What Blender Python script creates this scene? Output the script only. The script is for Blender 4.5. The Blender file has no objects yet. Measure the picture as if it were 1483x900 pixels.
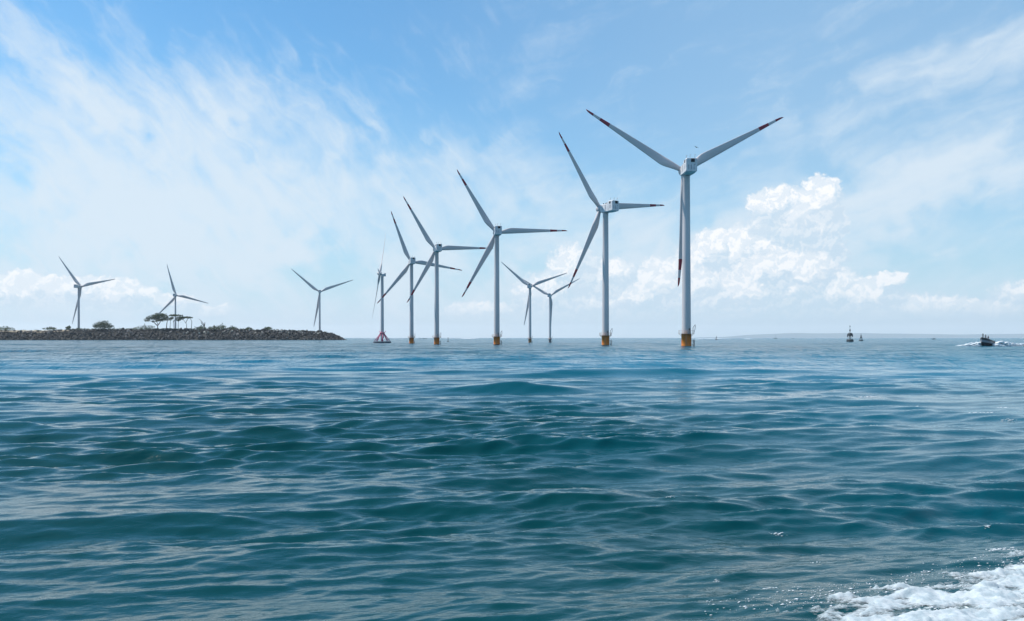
import bpy, bmesh, math, random
import numpy as np
from mathutils import Vector, Matrix, noise as mnoise
R = math.radians
S = bpy.context.scene
COL = S.collection
F, HC, Y0, CX = 1236.0, 3.0, 489.5, 741.5     # focal (photo px), eye height, horizon row, centre column

# ------------------------------------------------------------------ camera
cam = bpy.data.cameras.new('camera'); camo = bpy.data.objects.new('camera', cam); COL.objects.link(camo)
camo.location = (0, 0, HC); camo.rotation_euler = (R(90), 0, 0)
cam.sensor_width = 36; cam.lens = 36*F/1483; cam.shift_y = (Y0-450)/1483
cam.clip_start = 0.5; cam.clip_end = 60000
S.camera = camo

# ------------------------------------------------------------------ light and exposure
SUN_EL, SUN_AZ = 58, -75          # azimuth measured from the view direction (+Y), positive to the right
sun = bpy.data.lights.new('sun', 'SUN'); suno = bpy.data.objects.new('sun', sun); COL.objects.link(suno)
sun.energy = 4.6; sun.angle = R(0.5); sun.color = (1, 0.96, 0.9)
suno.rotation_euler = (R(90-SUN_EL), 0, R(180-SUN_AZ))
S.view_settings.view_transform = 'Standard'; S.view_settings.look = 'None'
S.view_settings.exposure = 0.18; S.view_settings.gamma = 1; S.view_settings.use_curve_mapping = False
S.cycles.max_bounces = 6; S.cycles.volume_bounces = 1
S.cycles.use_denoising = True; S.cycles.sample_clamp_direct = 6.0

# ------------------------------------------------------------------ sky (world)
W = bpy.data.worlds.new('World'); S.world = W; W.use_nodes = True
nt = W.node_tree; N = nt.nodes; Lk = nt.links
for n in list(N): N.remove(n)

def _in(sock, v):
    if isinstance(v, bpy.types.NodeSocket): nt.links.new(v, sock)
    else: sock.default_value = v
def MA(op, a, b=None, c=None, clamp=False):
    n = nt.nodes.new('ShaderNodeMath'); n.operation = op; n.use_clamp = clamp
    _in(n.inputs[0], a)
    if b is not None: _in(n.inputs[1], b)
    if c is not None: _in(n.inputs[2], c)
    return n.outputs[0]
def VM(op, a, b=None, out=0):
    n = nt.nodes.new('ShaderNodeVectorMath'); n.operation = op
    _in(n.inputs[0], a)
    if b is not None: _in(n.inputs['Scale'] if op == 'SCALE' else n.inputs[1], b)
    return n.outputs[out]
def MR(v, a, b, c=0.0, d=1.0, smooth=True):
    n = nt.nodes.new('ShaderNodeMapRange'); n.interpolation_type = 'SMOOTHSTEP' if smooth else 'LINEAR'
    _in(n.inputs[0], v); _in(n.inputs[1], a); _in(n.inputs[2], b); _in(n.inputs[3], c); _in(n.inputs[4], d)
    return n.outputs[0]
def MX(f, a, b):
    n = nt.nodes.new('ShaderNodeMix'); n.data_type = 'RGBA'
    _in(n.inputs['Factor'], f); _in(n.inputs['A'], a) if False else None
    ia = [s for s in n.inputs if s.type == 'RGBA']
    _in(ia[0], a); _in(ia[1], b)
    return [s for s in n.outputs if s.type == 'RGBA'][0]
def MAP(v, loc=(0,0,0), rot=0, sc=(1,1,1), typ='TEXTURE'):
    n = nt.nodes.new('ShaderNodeMapping'); n.vector_type = typ
    _in(n.inputs['Vector'], v); n.inputs['Location'].default_value = loc
    n.inputs['Rotation'].default_value = (0, 0, rot); n.inputs['Scale'].default_value = sc
    return n.outputs[0]
def NO(v, scale, detail=5, rough=0.55, dist=0.0, out='Fac'):
    n = nt.nodes.new('ShaderNodeTexNoise'); _in(n.inputs['Vector'], v)
    n.inputs['Scale'].default_value = scale; n.inputs['Detail'].default_value = detail
    n.inputs['Roughness'].default_value = rough; n.inputs['Distortion'].default_value = dist
    return n.outputs[out]
def a_e(px, py):                    # photo position -> direction in degrees (azimuth, elevation)
    X = (px-CX)/F; Z = (Y0-py)/F
    return math.degrees(math.atan(X)), math.degrees(math.atan(Z/math.sqrt(1+X*X)))
PXD = 57.3/F
def blob(v, px, py, rx, ry, rot=0):
    a, e = a_e(px, py)
    m = MAP(v, (a, e, 0), R(rot), (rx*PXD, ry*PXD, 1))
    g = nt.nodes.new('ShaderNodeTexGradient'); g.gradient_type = 'SPHERICAL'; _in(g.inputs[0], m)
    return g.outputs['Fac']

tc = N.new('ShaderNodeTexCoord').outputs['Generated']
sp = N.new('ShaderNodeSeparateXYZ'); _in(sp.inputs[0], tc)
az = MA('MULTIPLY', MA('ARCTAN2', sp.outputs[0], sp.outputs[1]), 57.2958)
el = MA('MULTIPLY', MA('ARCSINE', sp.outputs[2]), 57.2958)
cb = N.new('ShaderNodeCombineXYZ'); _in(cb.inputs[0], az); _in(cb.inputs[1], el)
P = cb.outputs[0]
sky = N.new('ShaderNodeTexSky'); sky.sky_type = 'NISHITA'; sky.sun_disc = False
sky.sun_elevation = R(SUN_EL); sky.sun_rotation = R(SUN_AZ); sky.altitude = 0
sky.air_density = 1.0; sky.dust_density = 0.6; sky.ozone_density = 2.2
SKYG = (0.68, 1.20, 1.38, 1)         # camera-style tint of the whole sky
base = VM('MULTIPLY', sky.outputs[0], SKYG[:3])
K = 8.1                            # radiance of a white cloud in sky units
# soft haze veil towards the horizon
veil = MA('MULTIPLY', MR(el, -3.0, 21.0, 1, 0), 0.86)
veil = MA('MAXIMUM', veil, MA('MULTIPLY', MA('MULTIPLY', MR(az, -16, 22), MR(el, 55, 22)), 0.46))
c0 = MX(veil, base, MX(MR(el, 8, 22), (0.60*K, 0.80*K, 0.96*K, 1), (0.48*K, 0.74*K, 1.0*K, 1)))
# --- cirrus: soft warped streaks inside broad banks
warp = VM('SCALE', VM('SUBTRACT', NO(P, 0.10, 4, 0.5, out='Color'), (0.5, 0.5, 0.5)), 9.0)
warp2 = VM('SCALE', VM('SUBTRACT', NO(P, 0.45, 5, 0.5, out='Color'), (0.5, 0.5, 0.5)), 1.3)
PW = VM('ADD', VM('ADD', P, warp2), VM('SCALE', warp, 0.35))
st_l = NO(MAP(PW, (0,0,0), R(-46), (7.0, 1.5, 1)), 1.0, 7, 0.58, 0.4)     # fan running up to the left
st_r = NO(MAP(PW, (3,7,0), R(17), (11.0, 1.5, 1)), 1.0, 7, 0.58, 0.3)     # bands rising to the right
st_h = NO(MAP(PW, (9,2,0), R(5), (10.0, 3.0, 1)), 1.0, 8, 0.6, 0.3)
puff = NO(VM('ADD', P, warp2), 0.22, 8, 0.6, 0.2)
leftish = MR(az, -6, 6, 1, 0)
streak = MA('ADD', MA('MULTIPLY', st_l, leftish), MA('MULTIPLY', st_r, MA('SUBTRACT', 1.0, leftish)))
streak = MA('ADD', MA('MULTIPLY', streak, 0.6), MA('MULTIPLY', MA('ADD', MA('MULTIPLY', st_h, 0.5), MA('MULTIPLY', puff, 0.5)), 0.4))
env = None
for (px, py, rx, ry, rot, w) in [
    (150, 300, 640, 220, 0, .98), (330, 240, 330, 190, 25, .8), (80, 190, 260, 120, -35, .6),
    (110, 110, 210, 42, -48, 1.0), (210, 95, 190, 34, -55, .75), (370, 150, 120, 60, 30, .6),
    (520, 400, 760, 140, 0, 1.1), (720, 150, 170, 110, 40, .30), (760, 250, 210, 80, -10, .7), (900, 190, 110, 60, -20, .45),
    (640, 300, 330, 120, 0, .7), (1050, 330, 520, 140, 8, .95), (1250, 280, 460, 75, 14, .8), (1420, 300, 330, 60, 10, .8), (1330, 255, 330, 34, 13, .6),
    (1200, 60, 700, 150, 8, .35), (700, 90, 420, 130, 20, .28), (1330, 112, 340, 42, 14, 1.12), (1480, 85, 180, 46, 18, .9), (1150, 180, 160, 50, 15, .25), (1300, 8, 200, 24, 4, .5),
    (-500, 200, 900, 500, 0, .7), (2300, 250, 1000, 350, 0, .5), (1100, 430, 1200, 120, 0, .65)]:
    b = MA('MULTIPLY', blob(PW, px, py, rx, ry, rot), w)
    env = b if env is None else MA('ADD', env, b)
# the rest of the vault, above and behind the picture: scattered thin cirrus
up = MR(el, 22, 40, 0, 0.12)
env = MA('ADD', env, up)
cir = MR(MA('ADD', MA('MULTIPLY', MA('SUBTRACT', streak, 0.5), 3.6), MA('MULTIPLY', env, 0.82)), 0.10, 1.75)
cir = MA('MULTIPLY', cir, 0.90)
c0 = MX(MR(el, 5, -1), c0, (0.74*K, 0.90*K, 1.04*K, 1))
c1 = MX(cir, c0, (0.80*K, 0.92*K, 1.03*K, 1))

# --- cumulus
w3 = VM('SCALE', VM('SUBTRACT', NO(P, 0.75, 7, 0.6, out='Color'), (0.5, 0.5, 0.5)), 1.7)
w4 = VM('SCALE', VM('SUBTRACT', NO(P, 3.0, 4, 0.6, out='Color'), (0.5, 0.5, 0.5)), 0.55)
PC = VM('ADD', VM('ADD', P, w3), w4)
def cumulus(lobes, PCC):
    s = None
    for (px, py, rx, ry, w) in lobes:
        b = MA('MULTIPLY', blob(PCC, px, py, rx, ry), w)
        s = b if s is None else MA('MAXIMUM', s, b)
    return s
lobesA = [(1122, 298, 40, 34, 1), (1188, 290, 34, 40, 1), (1150, 325, 70, 58, 1), (1192, 330, 34, 46, 1), (1140, 370, 90, 60, 1), (1032, 362, 40, 34, 1), (1070, 372, 50, 50, 1), (1010, 380, 40, 34, 1)]
lobesB = [(1120, 440, 150, 40, .8), (900, 440, 130, 40, .75), (1000, 420, 60, 44, .9), (1250, 445, 90, 34, .75), (1150, 425, 90, 50, .95), (1120, 395, 60, 34, 1), (1165, 405, 58, 46, 1), (1200, 425, 60, 44, 1), (1085, 425, 80, 40, 1), (960, 415, 50, 50, 1),
          (930, 430, 90, 40, 1), (1010, 440, 70, 32, 1), (1245, 430, 60, 34, 1), (1290, 404, 26, 12, .8), (830, 390, 44, 44, .9), (800, 425, 70, 40, .8),
          (880, 400, 50, 30, .8), (1340, 450, 90, 26, .8), (1430, 452, 80, 22, .7), (40, 420, 75, 26, .95), (170, 428, 70, 26, .9), (120, 415, 40, 22, .9), (240, 440, 60, 20, .8), (300, 452, 40, 14, .6),
          (-150, 420, 160, 36, .9), (1620, 430, 160, 40, .8), (700, 450, 80, 18, .6)]
def layer(cur, lobes, seed, gain, fade_lo, fade_hi):
    m = cumulus(lobes, PC)
    hi = cumulus(lobes, VM('ADD', PC, (-0.35, 0.75, 0)))         # same field towards the sun: its fall shows the lit rim
    al = MR(m, 0.05, 0.17)
    rim = MR(MA('SUBTRACT', m, hi), 0.02, 0.30)
    n1 = NO(VM('ADD', P, w3), 1.3, 7, 0.62); n2 = NO(VM('ADD', VM('ADD', P, w3), (-0.14, 0.27, 0)), 1.3, 7, 0.62)
    rel = MR(MA('SUBTRACT', n1, n2), -0.05, 0.10)
    br = MA('ADD', MA('MULTIPLY', rim, 0.62), MA('MULTIPLY', rel, 0.45), clamp=True)
    low = MR(el, fade_lo, fade_hi)
    br = MA('MULTIPLY', br, MA('ADD', 0.35, MA('MULTIPLY', low, 0.65)))
    colr = MX(br, (0.66*K, 0.82*K, 0.97*K, 1), (1.12*K, 1.13*K, 1.15*K, 1))
    body = MA('MULTIPLY', MA('ADD', 0.62, MA('MULTIPLY', br, 0.38)), low)
    al = MA('MULTIPLY', MA('MULTIPLY', al, body), gain)
    return MX(al, cur, colr)
c2 = layer(c1, lobesA, 1, 1.0, 1.6, 4.6)
c3 = layer(c2, lobesB, 2, 0.90, 0.2, 2.6)
bg = N.new('ShaderNodeBackground'); bg.inputs['Strength'].default_value = 0.1
_in(bg.inputs['Color'], c3)
wo = N.new('ShaderNodeOutputWorld'); Lk.new(bg.outputs[0], wo.inputs[0])
try: W.cycles.sampling_method = 'MANUAL'; W.cycles.sample_map_resolution = 512
except Exception: pass

# ------------------------------------------------------------------ helpers
def link(o, parent=None):
    COL.objects.link(o)
    if parent is not None: o.parent = parent
    return o
def tag(o, label=None, cat=None, group=None, kind=None):
    if label: o['label'] = label
    if cat: o['category'] = cat
    if group: o['group'] = group
    if kind: o['kind'] = kind
    return o
def empty(name, loc, rz=0, sc=1):
    o = bpy.data.objects.new(name, None); o.location = loc; o.rotation_euler = (0, 0, rz); o.scale = (sc, sc, sc)
    o.empty_display_size = 0.5
    return link(o)
def at(px, D, py=None):             # a point D metres ahead on the ray through a photo position
    return Vector(((px-CX)/F*D, D, 0 if py is None else HC-(py-Y0)/F*D))
class MB:
    def __init__(s): s.bm = bmesh.new()
    def _mi(s, faces, mi, smooth):
        for f in faces: f.material_index = mi; f.smooth = smooth
    def box(s, c, d, rot=None, mi=0, bev=0):
        r = bmesh.ops.create_cube(s.bm, size=1)
        m = Matrix.Translation(c) @ (rot.to_4x4() if rot is not None else Matrix()) @ Matrix.Diagonal((*d, 1))
        bmesh.ops.transform(s.bm, matrix=m, verts=r['verts'])
        fs = list({f for v in r['verts'] for f in v.link_faces})
        if bev:
            es = list({e for f in fs for e in f.edges})
            b = bmesh.ops.bevel(s.bm, geom=es, offset=bev, segments=2, affect='EDGES', profile=.5)
            fs = list(set([f for f in fs if f.is_valid]) | set(b['faces']))
        s._mi(fs, mi, False); return s
    def lathe(s, prof, c=(0,0,0), seg=32, mi=0, mat=None, smooth=True, cap=True, mis=None):
        rings = []
        M_ = (Matrix.Translation(c) if mat is None else mat)
        for (r, z) in prof:
            rings.append([s.bm.verts.new(M_ @ Vector((r*math.cos(2*math.pi*i/seg), r*math.sin(2*math.pi*i/seg), z))) for i in range(seg)])
        fs = []
        for k in range(len(rings)-1):
            for i in range(seg):
                f = s.bm.faces.new((rings[k][i], rings[k][(i+1)%seg], rings[k+1][(i+1)%seg], rings[k+1][i]))
                f.smooth = smooth; f.material_index = mis[k] if mis else mi
        if cap:
            a = s.bm.faces.new(rings[0][::-1]); b = s.bm.faces.new(rings[-1]); a.material_index = mis[0] if mis else mi; b.material_index = mis[-1] if mis else mi
        return s
    def tube(s, a, b, r, r2=None, seg=10, mi=0):
        a = Vector(a); b = Vector(b); d = b-a
        m = Matrix.Translation(a) @ d.to_track_quat('Z', 'Y').to_matrix().to_4x4()
        return s.lathe([(r, 0), (r if r2 is None else r2, d.length)], seg=seg, mi=mi, mat=m)
    def path(s, pts, r, seg=8, mi=0):
        for a, b in zip(pts, pts[1:]): s.tube(a, b, r, seg=seg, mi=mi)
        return s
    def mesh(s, name, mats):
        me = bpy.data.meshes.new(name); bmesh.ops.recalc_face_normals(s.bm, faces=s.bm.faces); s.bm.to_mesh(me); s.bm.free()
        for m in (mats if isinstance(mats, (list, tuple)) else [mats]): me.materials.append(m)
        return me
    def obj(s, name, mats, parent=None):
        return link(bpy.data.objects.new(name, s.mesh(name, mats)), parent)

def mat(name, c, rough=0.6, c2=None, scale=1.0, detail=5, bump=0.0, metal=0.0, streak=(1,1,1), spec=0.5, lo=.35, hi=.65):
    global nt
    m = bpy.data.materials.new(name); m.use_nodes = True; nt = m.node_tree
    b = nt.nodes['Principled BSDF']; b.inputs['Roughness'].default_value = rough; b.inputs['Metallic'].default_value = metal
    b.inputs['Specular IOR Level'].default_value = spec
    co = nt.nodes.new('ShaderNodeTexCoord').outputs['Object']
    n = NO(MAP(co, sc=streak, typ='POINT'), scale, detail, 0.6)
    if c2 is None: c2 = tuple(x*0.8 for x in c)
    _in(b.inputs['Base Color'], MX(MR(n, lo, hi), (*c, 1), (*c2, 1)))
    if bump:
        bp = nt.nodes.new('ShaderNodeBump'); bp.inputs['Strength'].default_value = bump; _in(bp.inputs['Height'], n); nt.links.new(bp.outputs[0], b.inputs['Normal'])
    return m

# ------------------------------------------------------------------ sea
rng = np.random.default_rng(11)
def comps(n, l0, l1, slope, ang0, spread, pw=1.0):
    lam = np.exp(rng.uniform(math.log(l0), math.log(l1), n)); k = 2*np.pi/lam
    th = R(ang0) + rng.normal(size=n)*R(spread)
    a = slope*math.sqrt(2.0/n)/k*(lam/l1)**(pw-1) * rng.uniform(.6, 1.4, n)
    return np.stack([lam, k*np.sin(th), -k*np.cos(th), a, rng.uniform(0, 6.283, n)], 1)   # travelling towards the camera
WAVES = np.concatenate([comps(9, 14, 34, .032, 8, 12), comps(22, 5, 13, .060, 9, 16), comps(40, 1.5, 5, .104, 12, 17),
                        comps(80, .48, 1.5, .155, 10, 17), comps(80, .18, .48, .160, 15, 19)])
def vnoise(x, y, s, seed):          # smooth random modulation
    g = np.random.default_rng(seed); o = np.zeros_like(x)
    for i in range(7):
        t = g.uniform(0, 6.283); k = 6.283/s*g.uniform(.6, 1.6)
        o += np.sin(k*(x*math.cos(t)*.55+y*math.sin(t)) + g.uniform(0, 6.283))
    return o/7**.5
HUMPS = [(745, 568, 3.4, 1.0, .44), (800, 560, 3.4, 1.1, .34), (930, 543, 8, 2.2, .40), (260, 556, 8, 2.6, .5), (60, 583, 5, 2.0, .34), (330, 693, 1.5, .75, .14), (850, 706, 1.6, .8, .15),
         (1180, 585, 4, 1.7, .22), (160, 772, 1.0, .5, .08), (1420, 610, 3, 1.3, .18), (700, 860, .9, .5, .06), (560, 700, 1.4, .7, .08)]
def sea(x, y, sp):                  # displaced positions for rest points x, y with grid spacing sp
    X = x.copy(); Y = y.copy(); Z = np.zeros_like(x)
    mod = {0: 1+.0*x, 1: 1+.35*vnoise(x, y, 26, 3), 2: 1+.45*vnoise(x, y, 9, 5)}
    for lam, kx, ky, a, ph in WAVES:
        w = np.clip((lam/sp-2.2)/2.0, 0, 1)
        if lam < 1.5: w = w*np.clip(mod[1], .6, 1.5)*np.clip(mod[2], .6, 1.5)
        elif lam < 5: w = w*np.clip(mod[1], .3, 1.7)
        p = kx*x+ky*y+ph; k = math.hypot(kx, ky); aw = a*w
        Z += aw*np.cos(p); sn = aw*np.sin(p)*.5
        X -= sn*kx/k; Y -= sn*ky/k
    for px, py, wx, wy, h in HUMPS:
        D = F*HC/(py-Y0); hx = (px-CX)/F*D
        u = (x-hx); v = (y-D) - .12*u + .5*wy*np.sin(u*.9/wx)
        e = np.exp(-(u/wx)**2)
        Z += .85*h*e*np.exp(-(v/wy)**2)
    return X, Y, Z
th = np.concatenate([np.radians(np.arange(-180, -75, 2.5)), np.radians(np.arange(-75, -44.2, .5)), np.arange(-R(44), R(44), .0019), np.radians(np.arange(44.3, 75, .5)), np.radians(np.arange(75, 180, 2.5))])
def geo(a, b, q): return a*np.exp(np.arange(0, math.log(b/a), math.log(q)))
rr = np.concatenate([geo(1.5, 7.5, 1.02), geo(7.5, 60, 1.0045), geo(60, 500, 1.0058), geo(500, 14000, 1.03), [14500, 17000, 20000, 23500]])
nr, na = len(rr), len(th)
RR, TH = np.meshgrid(rr, th, indexing='ij')
dth = np.gradient(th); drr = np.gradient(rr)
SP = np.maximum(drr[:, None]*np.ones(na)[None], RR*dth[None])
x, y = (RR*np.sin(TH)).ravel(), (RR*np.cos(TH)).ravel()
X, Y, Z = sea(x, y, SP.ravel())
fade = np.clip(1-(RR.ravel()-1500)/4000, 0, 1); Z *= fade
co = np.stack([X, Y, Z], 1).astype(np.float32)
idx = np.arange(nr*na).reshape(nr, na)
a = idx[:-1, :]; b = idx[1:, :]
an = np.roll(a, -1, 1); bn = np.roll(b, -1, 1)
quads = np.stack([a, an, bn, b], -1).reshape(-1, 4)[:, ::-1]
def np_mesh(name, co, quads, mats):
    me = bpy.data.meshes.new(name); me.vertices.add(len(co)); me.vertices.foreach_set('co', np.asarray(co, np.float32).ravel())
    k = quads.shape[1]
    me.loops.add(quads.size); me.loops.foreach_set('vertex_index', quads.astype(np.int32).ravel())
    me.polygons.add(len(quads)); me.polygons.foreach_set('loop_start', np.arange(0, quads.size, k, dtype=np.int32))
    me.polygons.foreach_set('use_smooth', np.ones(len(quads), bool))
    me.update(calc_edges=True)
    for m in mats: me.materials.append(m)
    return me

wm = bpy.data.materials.new('sea_water'); wm.use_nodes = True; nt = wm.node_tree
pb = nt.nodes['Principled BSDF']
oc = nt.nodes.new('ShaderNodeTexCoord').outputs['Object']
dist = VM('LENGTH', oc, out=1)
pb.inputs['IOR'].default_value = 1.333
osp = nt.nodes.new('ShaderNodeSeparateXYZ'); _in(osp.inputs[0], oc)      # teal water; blue of reflected sky painted into the base colour outward and rightward
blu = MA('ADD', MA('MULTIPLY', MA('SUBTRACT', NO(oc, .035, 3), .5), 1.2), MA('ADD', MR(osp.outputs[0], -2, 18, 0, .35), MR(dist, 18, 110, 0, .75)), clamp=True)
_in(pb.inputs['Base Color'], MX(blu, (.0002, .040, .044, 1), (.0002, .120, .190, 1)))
_in(pb.inputs['Roughness'], MR(dist, 15, 500, .045, .15, smooth=False))
rip1 = NO(MAP(oc, rot=R(12), sc=(1.0, .55, 1)), 5.5, 4, .5, .5)
rip3 = NO(MAP(oc, rot=R(10), sc=(.45, 1.0, 1)), .22, 6, .62, .3)
rip4 = NO(MAP(oc, rot=R(8), sc=(.30, 1.0, 1)), .085, 6, .66, .2)
rip2 = NO(MAP(oc, rot=R(14), sc=(2.2, 1.0, 1)), 1.1, 5, .6, .3)
hgt = MA('ADD', MA('ADD', MA('MULTIPLY', rip1, .010), MA('MULTIPLY', rip2, MR(dist, 30, 300, 0, .40))), MA('ADD', MA('MULTIPLY', rip3, MR(dist, 60, 350, 0, 2.4)), MA('MULTIPLY', rip4, MR(dist, 60, 260, 0, 6.0))))
bp = nt.nodes.new('ShaderNodeBump'); bp.inputs['Distance'].default_value = 1.0; bp.inputs['Strength'].default_value = 1.0
_in(bp.inputs['Height'], hgt); nt.links.new(bp.outputs[0], pb.inputs['Normal'])
# wash: foam flecks spread on the water round the boat's wash
FX, FY = 6.0, 9.2
wm_out = [n for n in nt.nodes if n.type == 'OUTPUT_MATERIAL'][0]
fd = VM('LENGTH', MAP(oc, (FX, FY, 0), R(28), (4.4, 1.7, 1)), out=1)
fmask = MR(fd, .35, 1.0, 1, 0)
fn = NO(MAP(oc, rot=R(20), sc=(2.5, 1, 1)), 9, 6, .7, .6); fn2 = NO(oc, 1.6, 4, .6)
fl = MR(MA('ADD', MA('ADD', MA('MULTIPLY', fn, .75), MA('MULTIPLY', fn2, .35)), MA('MULTIPLY', fmask, .26)), .80, .92)
fl = MA('MULTIPLY', fl, MR(fmask, .0, .3))
foamB = nt.nodes.new('ShaderNodeBsdfDiffuse'); foamB.inputs[0].default_value = (.72, .78, .78, 1)
ms = nt.nodes.new('ShaderNodeMixShader'); _in(ms.inputs[0], fl); nt.links.new(pb.outputs[0], ms.inputs[1]); nt.links.new(foamB.outputs[0], ms.inputs[2])
nt.links.new(ms.outputs[0], wm_out.inputs[0])
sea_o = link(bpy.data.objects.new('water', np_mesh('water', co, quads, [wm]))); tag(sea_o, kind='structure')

# ------------------------------------------------------------------ wash from our own boat (bottom right)
fm = mat('foam', (.52, .56, .575), .9, (.34, .41, .44), 9, 6, .8)
def fbm(x, y, s, seed, octs=5, rough=.5):
    o = np.zeros_like(x); A = 1; T_ = 0
    pts = np.stack([x, y], 1)
    for i, (u, v) in enumerate(pts):
        o[i] = mnoise.fractal(Vector((u/s+seed, v/s, seed*.7)), 1.0-math.log2(.5)*0-.2, 2.1, octs)
    return o
fmw = mat('spray_foam_and_glints', (.86, .88, .89), .9, (.80, .83, .85), 2)
gx = np.arange(2.6, 10.5, .028); gy = np.arange(7.4, 12.6, .028)
GX, GY = np.meshgrid(gx, gy, indexing='ij'); x, y = GX.ravel(), GY.ravel()
# outline of the breaking wash in photo pixels -> ground
def ground(px, py): D = F*HC/(py-Y0); return ((px-CX)/F*D, D)
lobesW = [(1270, 905, .55, .45), (1330, 895, .75, .6), (1400, 895, .8, .6), (1312, 874, .42, .34), (1480, 870, .9, .8), (1440, 885, .8, .55), (1500, 835, .7, .55), (1560, 860, 1.4, 1.0), (1380, 940, 1.3, .7), (1600, 820, 1.2, .8)]
mW = np.full_like(x, -9.)
for px, py, rx, ry in lobesW:
    cx_, cy_ = ground(px, py)
    mW = np.maximum(mW, 1-np.sqrt(((x-cx_)/rx)**2+((y-cy_)/ry)**2))
xr = (x*math.cos(R(24))+y*math.sin(R(24)))/2.3; yr = -x*math.sin(R(24))+y*math.cos(R(24))
n1 = fbm(xr, yr, .42, 3.1, 6); n2 = fbm(xr, yr, .12, 9.2, 5); n3 = fbm(xr*1.6, yr, .045, 4.4, 3)
fld = mW*.9 - .21 + .55*n1 + .30*n2 + .16*n3
sX, sY, sZ = sea(x, y, np.full_like(x, .05))
hh = np.clip(fld, 0, .8)
Zf = sZ + .006 + .055*hh**.9 + (.022*n2 + .030*n1 + .010*n3)*np.clip(fld*2.5, 0, 1) - .012*np.clip(-fld*6, 0, 1)
cF = np.stack([sX, sY, Zf], 1)
ix = np.arange(len(x)).reshape(GX.shape)
q = np.stack([ix[:-1, :-1], ix[1:, :-1], ix[1:, 1:], ix[:-1, 1:]], -1).reshape(-1, 4)
keep = fld[q].max(1) > -.12; q = q[keep]
used, inv = np.unique(q, return_inverse=True)
fo = link(bpy.data.objects.new('foam', np_mesh('foam', cF[used], inv.reshape(q.shape), [fm])))
at_ = fo.data.attributes.new('foam_density', 'FLOAT', 'POINT'); at_.data.foreach_set('value', fld[used].astype(np.float32))
nt = fm.node_tree; pf = nt.nodes['Principled BSDF']; ga = nt.nodes.new('ShaderNodeAttribute'); ga.attribute_name = 'foam_density'
oc = nt.nodes.new('ShaderNodeTexCoord').outputs['Object']
fnz = NO(MAP(oc, rot=R(-24), sc=(.45, 1, 1), typ='POINT'), 26, 5, .7)
_in(pf.inputs['Alpha'], MR(MA('ADD', ga.outputs['Fac'], MA('MULTIPLY', MA('SUBTRACT', fnz, .5), .9)), -.16, .34))
tag(fo, kind='stuff', label='white churned wash foam at the lower right corner of the sea')
# droplets and bubbles thrown off the wash: one mass nobody could count
rg = np.random.default_rng(5); mb = MB()
base_v = [Vector(v) for v in ((0,0,1),(.94,0,-.33),(-.47,.82,-.33),(-.47,-.82,-.33))]
vs, fs = [], []
n = 0
for i in range(2700):
    px = rg.uniform(1010, 1500); lim = 900-(px-1000)*.20
    py = rg.uniform(805, 915)
    if py < lim-20*rg.random() : continue
    if rg.random() > .35+.5*((px-1000)/480)**1.5: continue
    gx_, gy_ = ground(px, py); c = Vector((gx_+rg.normal()*.03, gy_, 0))
    r = rg.choice([.003, .005, .007, .012], p=[.45, .32, .18, .05])
    vs.append((c.x, c.y, r)); n += 1
vx = np.array([v[0] for v in vs]); vy = np.array([v[1] for v in vs]); vr = np.array([v[2] for v in vs])
dX, dY, dZ = sea(vx, vy, np.full_like(vx, .05))
octa = np.array([[1,0,0],[0,1,0],[-1,0,0],[0,-1,0],[0,0,.7],[0,0,-.7]]); tri = np.array([[0,1,4],[1,2,4],[2,3,4],[3,0,4],[1,0,5],[2,1,5],[3,2,5],[0,3,5]])
st = np.stack([vr*rg.uniform(1.2, 3.2, len(vr)), vr, vr], 1)
cc = (np.stack([dX, dY, dZ+.004], 1)[:, None, :] + octa[None]*st[:, None, :]).reshape(-1, 3)
tt = (tri[None]+6*np.arange(len(vr))[:, None, None]).reshape(-1, 3)
dro = link(bpy.data.objects.new('foam_bubbles', np_mesh('foam_bubbles', cc, tt, [fmw]))); tag(dro, kind='stuff', label='small white bubbles scattered on the water beside the wash')

# sun glints on the waves, modelled as small white flecks
vs, tt, n0 = [], [], 0; rg = np.random.default_rng(21)
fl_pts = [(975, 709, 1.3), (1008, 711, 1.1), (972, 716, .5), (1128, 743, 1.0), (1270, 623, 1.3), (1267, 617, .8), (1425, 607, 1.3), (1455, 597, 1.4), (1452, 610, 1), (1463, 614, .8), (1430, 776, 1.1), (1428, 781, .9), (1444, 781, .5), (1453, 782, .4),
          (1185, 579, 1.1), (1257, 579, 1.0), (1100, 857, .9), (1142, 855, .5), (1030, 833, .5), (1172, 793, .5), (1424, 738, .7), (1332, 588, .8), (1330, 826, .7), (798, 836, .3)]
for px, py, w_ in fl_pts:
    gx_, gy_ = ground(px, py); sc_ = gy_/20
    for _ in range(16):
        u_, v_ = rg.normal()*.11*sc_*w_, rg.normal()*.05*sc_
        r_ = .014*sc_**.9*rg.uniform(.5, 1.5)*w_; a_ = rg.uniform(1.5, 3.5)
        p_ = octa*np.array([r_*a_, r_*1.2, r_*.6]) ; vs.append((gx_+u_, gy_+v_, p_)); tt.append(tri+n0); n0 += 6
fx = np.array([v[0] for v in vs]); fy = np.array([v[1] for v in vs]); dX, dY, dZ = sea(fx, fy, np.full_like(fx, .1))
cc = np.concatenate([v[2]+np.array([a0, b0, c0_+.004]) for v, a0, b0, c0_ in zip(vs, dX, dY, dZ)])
tag(link(bpy.data.objects.new('foam_flecks', np_mesh('foam_flecks', cc, np.concatenate(tt), [fmw]))), kind='stuff', label='scattered sun glints modelled as white flecks on wave crests at the right')  # foam_flecks holds the sun glints, not foam

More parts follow.
